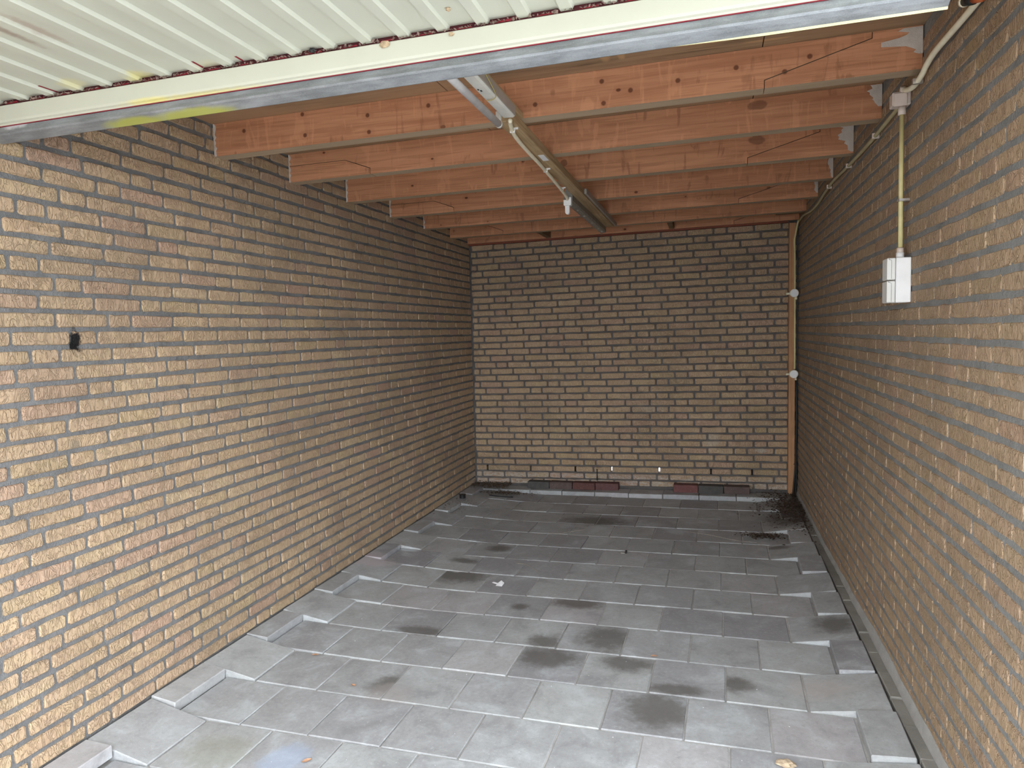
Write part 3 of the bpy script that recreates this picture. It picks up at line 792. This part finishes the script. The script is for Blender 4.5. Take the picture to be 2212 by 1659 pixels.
# ------------------------------------------------------------------ lamps along the ceiling
def K_(x, z): return z + kz(x)
lamp = empty('tube_lamp', (0.56, 0.1, 2.29))
tag(lamp, 'dusty white fluorescent tube lamp with grey-sided housing, unlit, behind the door rail', 'lamp')
bm = bmesh.new(); add_prism(bm, [(0.540, 2.304), (0.548, 2.292), (0.584, 2.290), (0.592, 2.294), (0.592, 2.324), (0.540, 2.326)], -0.70, 0.432, 'Y', kx)
link('housing', fin(bm, 'housing'), M_house, lamp)
box('housing_side', M_side, lamp, 0.5925, 0.5945, -0.70, 0.432, 2.296, 2.331)['label'] = 'grey housing side'
tube('lamp_tube', M_tube, lamp, [(0.532, -0.66, K_(0.53, 2.267)), (0.532, 0.412, K_(0.53, 2.267))], 0.0135, 16)
for ya_, yb_ in ((-0.69, -0.66), (0.412, 0.428)):
    tube('end_cap', M_house, lamp, [(0.532, ya_, K_(0.53, 2.267)), (0.532, yb_, K_(0.53, 2.267))], 0.0140, 14)
box('lampholder', M_house, lamp, 0.524, 0.542, 0.405, 0.426, 2.278, 2.312, bev=0.002)
bm = bmesh.new(); add_box(bm, 0.5545, 0.5585, 0.10, 0.108, 2.2895, 2.293); add_box(bm, 0.560, 0.565, 0.112, 0.122, 2.2890, 2.293)
link('slot', fin(bm, 'slot'), M_black, lamp)
tube('tie_wire', M_wire, lamp, smooth_path([(0.553, 0.205, K_(.55, 2.2875)), (0.575, 0.2, K_(.57, 2.285)), (0.598, 0.17, K_(.6, 2.288)), (0.601, 0.10, K_(.6, 2.306)), (0.598, 0.03, K_(.6, 2.326))]), 0.0016, 6)
box('mounting_plate', M_side, lamp, 0.55, 0.59, -0.68, 0.43, 2.3245, ZJ - 0.001)
tag(box('hanger_lath', M_batten, None, 0.556, 0.584, -0.70, 0.5890, ZJ, ZJ + 0.02), 'timber lath above the tube lamp fixed to the first joist', 'lath')

batten = empty('lamp_batten', (0.54, 1.9, 2.31))
tag(batten, 'long yellowish timber batten fixed under the joists carrying a cream cable', 'batten')
bm = bmesh.new(); add_box(bm, 0.508, 0.573, 0.470, 3.40, 2.291, ZJ - 0.001, bev=0.0015)
link('timber', fin(bm, 'timber'), M_batten, batten)
box('sticker', M_paper, batten, 0.538, 0.566, 1.02, 1.13, 2.2898, 2.2908)['label'] = 'small white paper sticker'

cab = empty('lamp_cable', (0.5, 1.3, 2.28))
tag(cab, 'cream cable clipped along the timber batten from the tube lamp to the far lampholder', 'cable')
cp_ = [(0.572, 0.437, 2.281), (0.556, 0.50, 2.2805), (0.532, 0.66, 2.281), (0.521, 0.9, 2.281), (0.516, 1.15, 2.281), (0.508, 1.4, 2.279), (0.500, 1.62, 2.277), (0.492, 1.80, 2.276), (0.486, 1.93, 2.272), (0.483, 1.985, 2.264)]
tube('sheath', M_conduit, cab, smooth_path([(a, b, K_(a, c)) for a, b, c in cp_], 5), 0.0085, 10)
for x, y in ((0.545, 0.56), (0.513, 1.28), (0.494, 1.76)):
    bm = bmesh.new(); add_prism(bm, [(x - 0.011, 2.290), (x - 0.010, 2.272), (x + 0.010, 2.2715), (x + 0.012, 2.284), (x + 0.024, 2.284), (x + 0.024, 2.2905)], y, y + 0.008, 'Y', kx)
    link('cable_clip', fin(bm, 'cable_clip'), M_white, cab)

fl = empty('empty_lamp_housing', (0.49, 2.7, 2.28))
tag(fl, 'dull grey steel lamp housing without a tube on the far half of the batten', 'lamp')
bm = bmesh.new(); add_prism(bm, [(0.452, 2.262), (0.470, 2.252), (0.500, 2.252), (0.508, 2.262), (0.506, 2.330), (0.466, 2.330)], 2.02, 3.42, 'Y', kx)
link('housing', fin(bm, 'housing'), M_dim, fl)
box('housing_side', M_side, fl, 0.574, 0.588, 2.05, 3.46, 2.300, ZJ - 0.001)
for y in (2.30, 2.55, 2.86, 3.16, 3.34):
    bm = bmesh.new(); add_box(bm, 0.478, 0.489, y, y + 0.035, 2.2508, 2.2525); link('bolt', fin(bm, 'bolt'), M_steel, fl)
tube('tube_pin', M_steel, fl, [(0.470, 3.42, 2.262), (0.464, 3.45, 2.255)], 0.006, 8)
lh = empty('lampholder', (0.48, 2.0, 2.26))
tag(lh, 'white plastic lampholder hanging at the near end of the grey steel lamp housing', 'lampholder')
bm = bmesh.new(); add_prism(bm, [(0.459, 2.262), (0.459, 2.232), (0.463, 2.228), (0.501, 2.228), (0.505, 2.232), (0.505, 2.276), (0.493, 2.276), (0.493, 2.264), (0.474, 2.262)], 1.985, 2.019, 'Y', kx)
link('holder_body', fin(bm, 'holder_body'), M_white, lh)
tp = [(0.467, 2.2275), (0.467, 2.190)] + [(0.480 - 0.013 * math.cos(a), 2.190 - 0.013 * math.sin(a)) for a in (0.5, 1.05, 1.57, 2.1, 2.6)] + [(0.493, 2.190), (0.493, 2.2275)]
bm = bmesh.new(); add_prism(bm, tp, 1.988, 2.012, 'Y', kx)
link('holder_tongue', fin(bm, 'holder_tongue'), M_white, lh)

# ------------------------------------------------------------------ electrics on the right wall
wx = XR
jb = empty('junction_box', (1.98, 0.75, 2.29))
tag(jb, 'small pinkish white junction box high on the right wall', 'junction box')
bm = bmesh.new(); add_box(bm, 1.946, wx - 0.001, 0.722, 0.772, 2.276 - kz(2), 2.325 - kz(2), bev=0.004)
link('box_body', fin(bm, 'box_body'), M_pink, jb)
bm = bmesh.new(); add_box(bm, 1.950, 1.994, 0.714, 0.7215, 2.272 - kz(2), 2.318 - kz(2), bev=0.002)
link('box_lid', fin(bm, 'box_lid'), M_pink, jb)
tube('spout', M_pink, jb, [(1.983, 0.745, 2.276), (1.983, 0.745, 2.247)], 0.0135, 12)
tube('spout', M_pink, jb, [(1.983, 0.738, 2.322), (1.984, 0.722, 2.338)], 0.0135, 12)

con = empty('conduit', (1.985, 0.4, 2.33))
tag(con, 'thick cream conduit curving from the top edge of the photo down to the junction box', 'conduit')
tube('pipe', M_conduit, con, smooth_path([(1.990, -0.12, 2.345), (1.990, -0.011, 2.333), (1.990, 0.147, 2.333), (1.990, 0.33, 2.337), (1.990, 0.415, 2.335), (1.990, 0.479, 2.326), (1.990, 0.525, 2.313), (1.989, 0.608, 2.306), (1.987, 0.69, 2.318), (1.984, 0.722, 2.332)], 6), 0.0095, 12)
tube('screw', M_dim, con, [(1.9805, 0.015, 2.334), (1.978, 0.013, 2.333)], 0.004, 8)
bm = bmesh.new(); add_prism(bm, [(0.560, 2.298), (0.572, 2.298), (0.572, 2.316), (0.560, 2.316)], 1.972, 2.004, 'X')
link('saddle', fin(bm, 'saddle'), M_steel, con)
plug = empty('cable_plug', (1.96, 0.0, 2.35))
tag(plug, 'black cable plug with an orange rubber boot at the top edge above the conduit', 'plug')
tube('plug_body', M_black, plug, [(1.957, 0.000, 2.330), (1.961, -0.050, 2.312)], 0.013, 12)
tube('plug_boot', M_orange, plug, [(1.961, -0.051, 2.3115), (1.9655, -0.095, 2.296)], 0.010, 12)
tube('plug_collar', M_conduit, plug, [(1.956, 0.013, 2.335), (1.957, 0.001, 2.3305)], 0.0145, 12)

vc = empty('vertical_conduit', (1.985, 0.74, 2.0))
tag(vc, 'straight yellowed conduit running down from the junction box to the light switch', 'conduit')
tube('pipe', M_yconduit, vc, [(1.983, 0.745, 2.246), (1.982, 0.738, 2.0), (1.980, 0.722, 1.762)], 0.0080, 12)
for z in (1.93,):
    bm = bmesh.new(); add_prism(bm, [(1.968, 0.724), (1.972, 0.714), (1.990, 0.714), (2.008, 0.716), (2.008, 0.750), (1.972, 0.750)], z, z + 0.009, 'Z')
    link('saddle', fin(bm, 'saddle'), M_steel, vc)
sw = empty('light_switch', (1.97, 0.72, 1.64))
tag(sw, 'white surface-mounted switch and socket unit on the right wall', 'switch')
bm = bmesh.new(); add_box(bm, 1.9585, wx - 0.001, 0.682, 0.762, 1.558, 1.722, tilt=False, bev=0.0025)
link('base', fin(bm, 'base'), M_white, sw)
for z0, z1 in ((1.642, 1.7215), (1.5585, 1.638)):
    bm = bmesh.new(); add_box(bm, 1.929, 1.957, 0.684, 0.760, z0, z1, tilt=False, bev=0.003)
    lid = link('lid', fin(bm, 'lid'), M_lid, sw)
    bm = bmesh.new()
    add_tube(bm, smooth_path([(1.934, 0.6835, z1 - 0.006), (1.941, 0.6835, z1 - 0.0075), (1.9435, 0.6835, z1 - 0.016), (1.9432, 0.6835, z0 + 0.004)], 4), 0.0007, 5)
    link('lid_groove', fin(bm, 'lid_groove'), M_dim, lid)
    tube('pivot_pin', M_black, lid, [(1.9345, 0.685, z1 - 0.0035), (1.9345, 0.6832, z1 - 0.0035)], 0.0013, 8)
tube('gland', M_white, sw, [(1.979, 0.721, 1.722), (1.979, 0.721, 1.742)], 0.0135, 12)
tube('gland_nut', M_pink, sw, [(1.9795, 0.7215, 1.7425), (1.980, 0.722, 1.760)], 0.0115, 12)

dc = empty('diagonal_conduit', (1.99, 2.2, 2.3))
tag(dc, 'thin olive conduit running under the joist ends along the right wall to the back corner', 'conduit')
tube('pipe', M_oconduit, dc, smooth_path([(1.990, 0.772, 2.297), (1.992, 1.0, 2.296), (1.992, 1.40, 2.292), (1.992, 1.9, 2.302), (1.992, 2.28, 2.316), (1.992, 2.60, 2.306), (1.991, 2.85, 2.288), (1.991, 3.2, 2.290), (1.991, 3.64, 2.325), (1.990, 3.86, 2.318)], 6), 0.0080, 10)
for y, z in ((1.22, 2.293), (1.83, 2.300), (2.45, 2.312)):
    bm = bmesh.new(); add_prism(bm, [(1.980, z - 0.010), (2.008, z - 0.010), (2.008, z + 0.012), (1.980, z + 0.012)], y, y + 0.012, 'Y')
    link('saddle', fin(bm, 'saddle'), M_pink, dc)
pc = empty('post_conduit', (1.975, 4.0, 1.7))
tag(pc, 'yellowed conduit running down the corner post between the ceiling and the lower round box', 'conduit')
tube('pipe', M_yconduit, pc, smooth_path([(1.992, 3.95, 2.335), (1.985, 3.985, 2.30), (1.974, 4.010, 2.22), (1.968, 4.018, 2.17), (1.973, 4.024, 2.05), (1.975, 4.0245, 1.7), (1.976, 4.0245, 1.35), (1.976, 4.0245, 1.125)], 5), 0.0075, 10)
for i, z in enumerate((1.751, 1.085)):
    rb = empty('round_junction_box', (1.967, 4.02, z))
    tag(rb, 'round cream junction box on the corner post, the %s of two' % ('upper', 'lower')[i], 'junction box', 'round junction boxes on the post')
    bm = bmesh.new(); add_tube(bm, [(1.966, 4.0145, z), (1.966, 3.985, z), (1.966, 3.981, z)], lambda s: 0.035 if s < 0.9 else 0.032, 24)
    link('box_body', fin(bm, 'box_body'), M_conduit, rb)
    tube('lid', M_white, rb, [(1.966, 3.9808, z), (1.966, 3.976, z)], 0.031, 24, False)
    tube('spout', M_conduit, rb, [(1.935, 4.0, z - 0.002), (1.905, 4.0, z - 0.004)], 0.009, 10)
    tube('spout', M_conduit, rb, [(1.981, 4.0, z - 0.028), (1.982, 4.0, z - 0.052)], 0.009, 10)
    tube('back_mount', M_conduit, rb, [(1.951, 4.0355, z), (1.951, 4.0147, z)], 0.012, 10)
bc = empty('black_cable', (1.99, 4.01, 0.5))
tag(bc, 'black cable hanging down the post from the lower round box to the floor', 'cable')
tube('sheath', M_black, bc, smooth_path([(1.982, 4.0, 1.032), (1.988, 4.008, 0.95), (1.990, 4.014, 0.7), (1.989, 4.016, 0.45), (1.985, 4.012, 0.30), (1.974, 4.008, 0.16), (1.966, 4.006, 0.052)], 5), 0.0075, 8)
tube('loop', M_black, bc, smooth_path([(1.970, 4.0, 0.325), (1.978, 3.993, 0.332), (1.994, 3.992, 0.33), (1.999, 4.0, 0.33)], 4), 0.003, 6)
tube('second_core', M_black, bc, smooth_path([(1.996, 4.02, 0.34), (1.993, 4.02, 0.2), (1.985, 4.025, 0.052)], 4), 0.006, 8)

# ------------------------------------------------------------------ loose clay pavers by the back wall
def paver(x0, x1, y0, mat, label, h=0.062, d=0.092):
    z = 0.0375 + kz((x0 + x1) / 2); bm = bmesh.new()
    add_box(bm, x0 + 0.001, x1 - 0.001, y0, y0 + d, z, z + h, tilt=False, bev=0.0)
    es = [e for e in bm.edges if all(v.co.z > z + h - 0.001 for v in e.verts) or abs(e.verts[0].co.z - e.verts[1].co.z) > 0.01]
    bmesh.ops.bevel(bm, geom=es, offset=0.006, segments=2, profile=0.5, affect='EDGES')
    o = link('clay_paver', fin(bm, 'clay_paver'), mat); return tag(o, label, 'paver', 'loose clay pavers at the back wall')
C_dk = mat_clay('clay_charcoal', (0.065, 0.062, 0.06), (0.10, 0.095, 0.09))
C_br = mat_clay('clay_brown', (0.085, 0.062, 0.058), (0.13, 0.095, 0.085))
C_rd = mat_clay('clay_red', (0.10, 0.048, 0.044), (0.15, 0.07, 0.062))
C_pl = mat_clay('clay_plum', (0.11, 0.055, 0.055), (0.16, 0.08, 0.075))
C_r2 = mat_clay('clay_brick_red', (0.13, 0.056, 0.052), (0.19, 0.085, 0.08))
paver(-0.345, -0.137, 4.010, C_dk, 'charcoal clay paver at the left end of the longer paver row')
paver(-0.135, 0.080, 4.008, C_br, 'grey-brown clay paver, second from the left in the longer row')
paver(0.083, 0.290, 4.004, C_rd, 'dark red clay paver, third from the left in the longer row')
paver(0.292, 0.502, 4.008, C_pl, 'plum red clay paver at the right end of the longer row')
paver(0.985, 1.195, 3.998, C_r2, 'brick red clay paver at the left end of the shorter row', 0.066, 0.096)
paver(1.197, 1.407, 3.994, C_dk, 'grey clay paver in the middle of the shorter row of three', 0.064, 0.096)
paver(1.409, 1.622, 3.990, C_br, 'brown clay paver at the right end of the shorter row', 0.064, 0.096)
tag(tube('steel_rod', M_black, None, [(0.297, 4.1015, 0.108), (0.297, 4.098, 0.215)], 0.004, 8), 'thin dark rod sticking up behind the longer row of pavers', 'rod')

# ------------------------------------------------------------------ litter on the floor
flakes('leaf_litter', M_dirt, None, 1500, lambda r: ((lambda a, b: (min(1.99, 1.985 - abs(a) * 0.15), b, 0.072 + abs(r.gauss(0, 0.006))))(r.gauss(0, 1), r.gauss(3.42, 0.26) if r.random() < 0.7 else r.uniform(3.5, 4.0))), 0.012, 31).__setitem__('label', 'dark leaf litter heaped in the back right floor corner')
bpy.data.objects['leaf_litter']['category'] = 'litter'
o = flakes('leaf_litter', M_soil, None, 900, lambda r: (r.uniform(-0.86, -0.50) - 0.0, r.gauss(3.97, 0.07), 0.058 + abs(r.gauss(0, 0.006))), 0.011, 32); o['label'] = 'brown soil and leaf litter in the back left floor corner'; o['category'] = 'litter'
o = flakes('leaf_litter', M_soil, None, 500, lambda r: (r.gauss(-0.50, 0.10), r.gauss(3.83, 0.035), 0.022 + abs(r.gauss(0, 0.004))), 0.010, 33); o['label'] = 'brown soil patch below the raised tile row near the left wall'; o['category'] = 'litter'
o = flakes('leaf_litter', M_dirt, None, 420, lambda r: (r.gauss(1.66, 0.075), r.gauss(2.86, 0.035), 0.030 + abs(r.gauss(0, 0.003))), 0.010, 34); o['label'] = 'dark crumbs along a tile joint in front of the large litter heap'; o['category'] = 'litter'
o = flakes('leaf_litter', M_dirt, None, 160, lambda r: (r.uniform(-0.84, -0.60), r.gauss(3.2, 0.12), 0.060 + abs(r.gauss(0, 0.002))), 0.007, 35); o['label'] = 'sparse dark crumbs on the tiles beside the left wall'; o['category'] = 'litter'
o = flakes('grit', M_paper, None, 150, lambda r: ((lambda x, y: (x, y, floor_base(x, y) + 0.003))(r.uniform(-0.55, 1.6), r.uniform(-0.3, 3.6))), 0.0035, 36); o['label'] = 'tiny pale grit scattered over the grey paving tiles'; o['category'] = 'grit'

def leaf(x, y, L, a, label, mat=M_leaf, z=0.004):
    bm = bmesh.new(); n = 7; up_, dn = [], []
    for i in range(n):
        s = i / (n - 1); w = L * 0.26 * math.sin(math.pi * min(1, 0.06 + s * 0.94)) ** 0.8; zz = 0.35 * L * (s - 0.5) ** 2 + 0.001
        row = [bm.verts.new((L * (s - 0.5), q * w, zz + abs(q) * w * 0.5)) for q in (-1, 0, 1)]
        row2 = [bm.verts.new((v.co.x, v.co.y, v.co.z - 0.0008)) for v in row]
        up_.append(row); dn.append(row2)
    for i in range(n - 1):
        for k in range(2):
            bm.faces.new((up_[i][k], up_[i + 1][k], up_[i + 1][k + 1], up_[i][k + 1])); bm.faces.new((dn[i][k], dn[i][k + 1], dn[i + 1][k + 1], dn[i + 1][k]))
        for k in (0, 2): bm.faces.new((up_[i][k], dn[i][k], dn[i + 1][k], up_[i + 1][k]))
    bm.faces.new((up_[0][0], up_[0][1], up_[0][2], dn[0][2], dn[0][1], dn[0][0])); bm.faces.new((up_[-1][0], dn[-1][0], dn[-1][1], dn[-1][2], up_[-1][2], up_[-1][1]))
    o = link('dry_leaf', fin(bm, 'dry_leaf'), mat, None, (x, y, floor_base(x, y) + z), (0, 0, a))
    return tag(o, label, 'leaf', 'dry leaves on the floor')
leaf(-0.475, 0.585, 0.030, 0.4, 'small curled brown leaf on a tile near the left wall, the farther left one')
leaf(-0.161, 0.373, 0.026, -0.3, 'small brown leaf lying on a tile in the lower left of the floor')
leaf(1.055, 0.896, 0.030, 0.2, 'curled orange leaf on the tile joint right of the oily stains')
leaf(-0.06, -0.143, 0.035, 0.9, 'brown leaf on the bluish tile at the bottom edge of the photo')
lump('bark_piece', M_bark, (1.54, 0.196, floor_base(1.54, 0.2) + 0.010), (0.042, 0.030, 0.012), 20, 'pale crumbly bark piece at the bottom edge, right of the middle', 'bark')
# torn scrap of white paper
bm = bmesh.new(); zf = floor_base(0.105, 1.62) + 0.0035
A = [(0.088, 1.612, 0.002), (0.128, 1.604, 0.004), (0.132, 1.640, 0.012), (0.110, 1.655, 0.020), (0.092, 1.640, 0.008)]
B = [(0.052, 1.652, 0.003), (0.088, 1.634, 0.003), (0.092, 1.642, 0.007), (0.060, 1.662, 0.006)]
for P in (A, B):
    t0 = [bm.verts.new((x, y, zf + z)) for x, y, z in P]; b0 = [bm.verts.new((x, y, zf + z - 0.0012)) for x, y, z in P]
    bm.faces.new(t0); bm.faces.new(b0[::-1])
    for i in range(len(P)): bm.faces.new((t0[i], b0[i], b0[(i + 1) % len(P)], t0[(i + 1) % len(P)]))
tag(link('paper_scrap', fin(bm, 'paper_scrap'), M_paper), 'torn scrap of white paper lying on the tiles left of the middle', 'paper')
cl = empty('plastic_clip', (0.75, 2.342, 0.02)); tag(cl, 'small black and grey plastic clip lying on the floor in mid-room', 'clip')
zf = floor_base(0.75, 2.34) + 0.0025
bm = bmesh.new(); add_box(bm, 0.728, 0.756, 2.330, 2.346, zf, zf + 0.008, tilt=False, bev=0.002); link('clip_plate', fin(bm, 'clip_plate'), M_dim, cl)
bm = bmesh.new(); add_box(bm, 0.7565, 0.768, 2.335, 2.362, zf, zf + 0.017, tilt=False, bev=0.002); link('clip_hook', fin(bm, 'clip_hook'), M_black, cl)
bp = empty('black_plug', (-0.80, 3.47, 0.06)); tag(bp, 'black plastic cap standing on the tiles by the back left wall', 'cap')
tube('cap', M_black, bp, [(-0.784, 3.45, 0.0545), (-0.784, 3.45, 0.080), (-0.784, 3.45, 0.083)], lambda s: 0.027 if s < 0.9 else 0.024, 14, False)
tube('rim', M_black, bp, [(-0.784, 3.45, 0.0832), (-0.784, 3.45, 0.088)], 0.029, 14, False)
tag(tube('dark_stick', M_black, None, smooth_path([(-0.62, 3.70, 0.028), (-0.54, 3.695, 0.022), (-0.40, 3.71, 0.015)], 4), 0.005, 6), 'short dark stick lying across the tiles near the back left corner', 'stick')
# thin pale straws on the paving
def straw(pts, label):
    return tag(tube('straw', M_straw, None, smooth_path([(x, y, floor_base(x, y) + 0.006 + 0.002 * (i % 2)) for i, (x, y) in enumerate(pts)], 5), 0.0012, 5), label, 'straw', 'pale straws on the floor')
straw([(0.14, 2.72), (0.22, 2.70), (0.34, 2.80), (0.40, 2.83)], 'pale thin straw curving across the tiles left of the oily patch at the back')
straw([(0.10, 2.02), (0.18, 1.99), (0.28, 1.88)], 'short pale straw on the tiles behind the white paper scrap')
straw([(1.12, 2.90), (1.28, 2.84), (1.46, 2.74), (1.60, 2.70)], 'long pale straw on the tiles in front of the dark crumbs')

# ------------------------------------------------------------------ put each Empty at its thing's base, keeping the parts where they are
for o, loc in ORIG:
    for c in o.children: c.matrix_parent_inverse = Matrix.Translation(-Vector(loc))
    o.location = loc
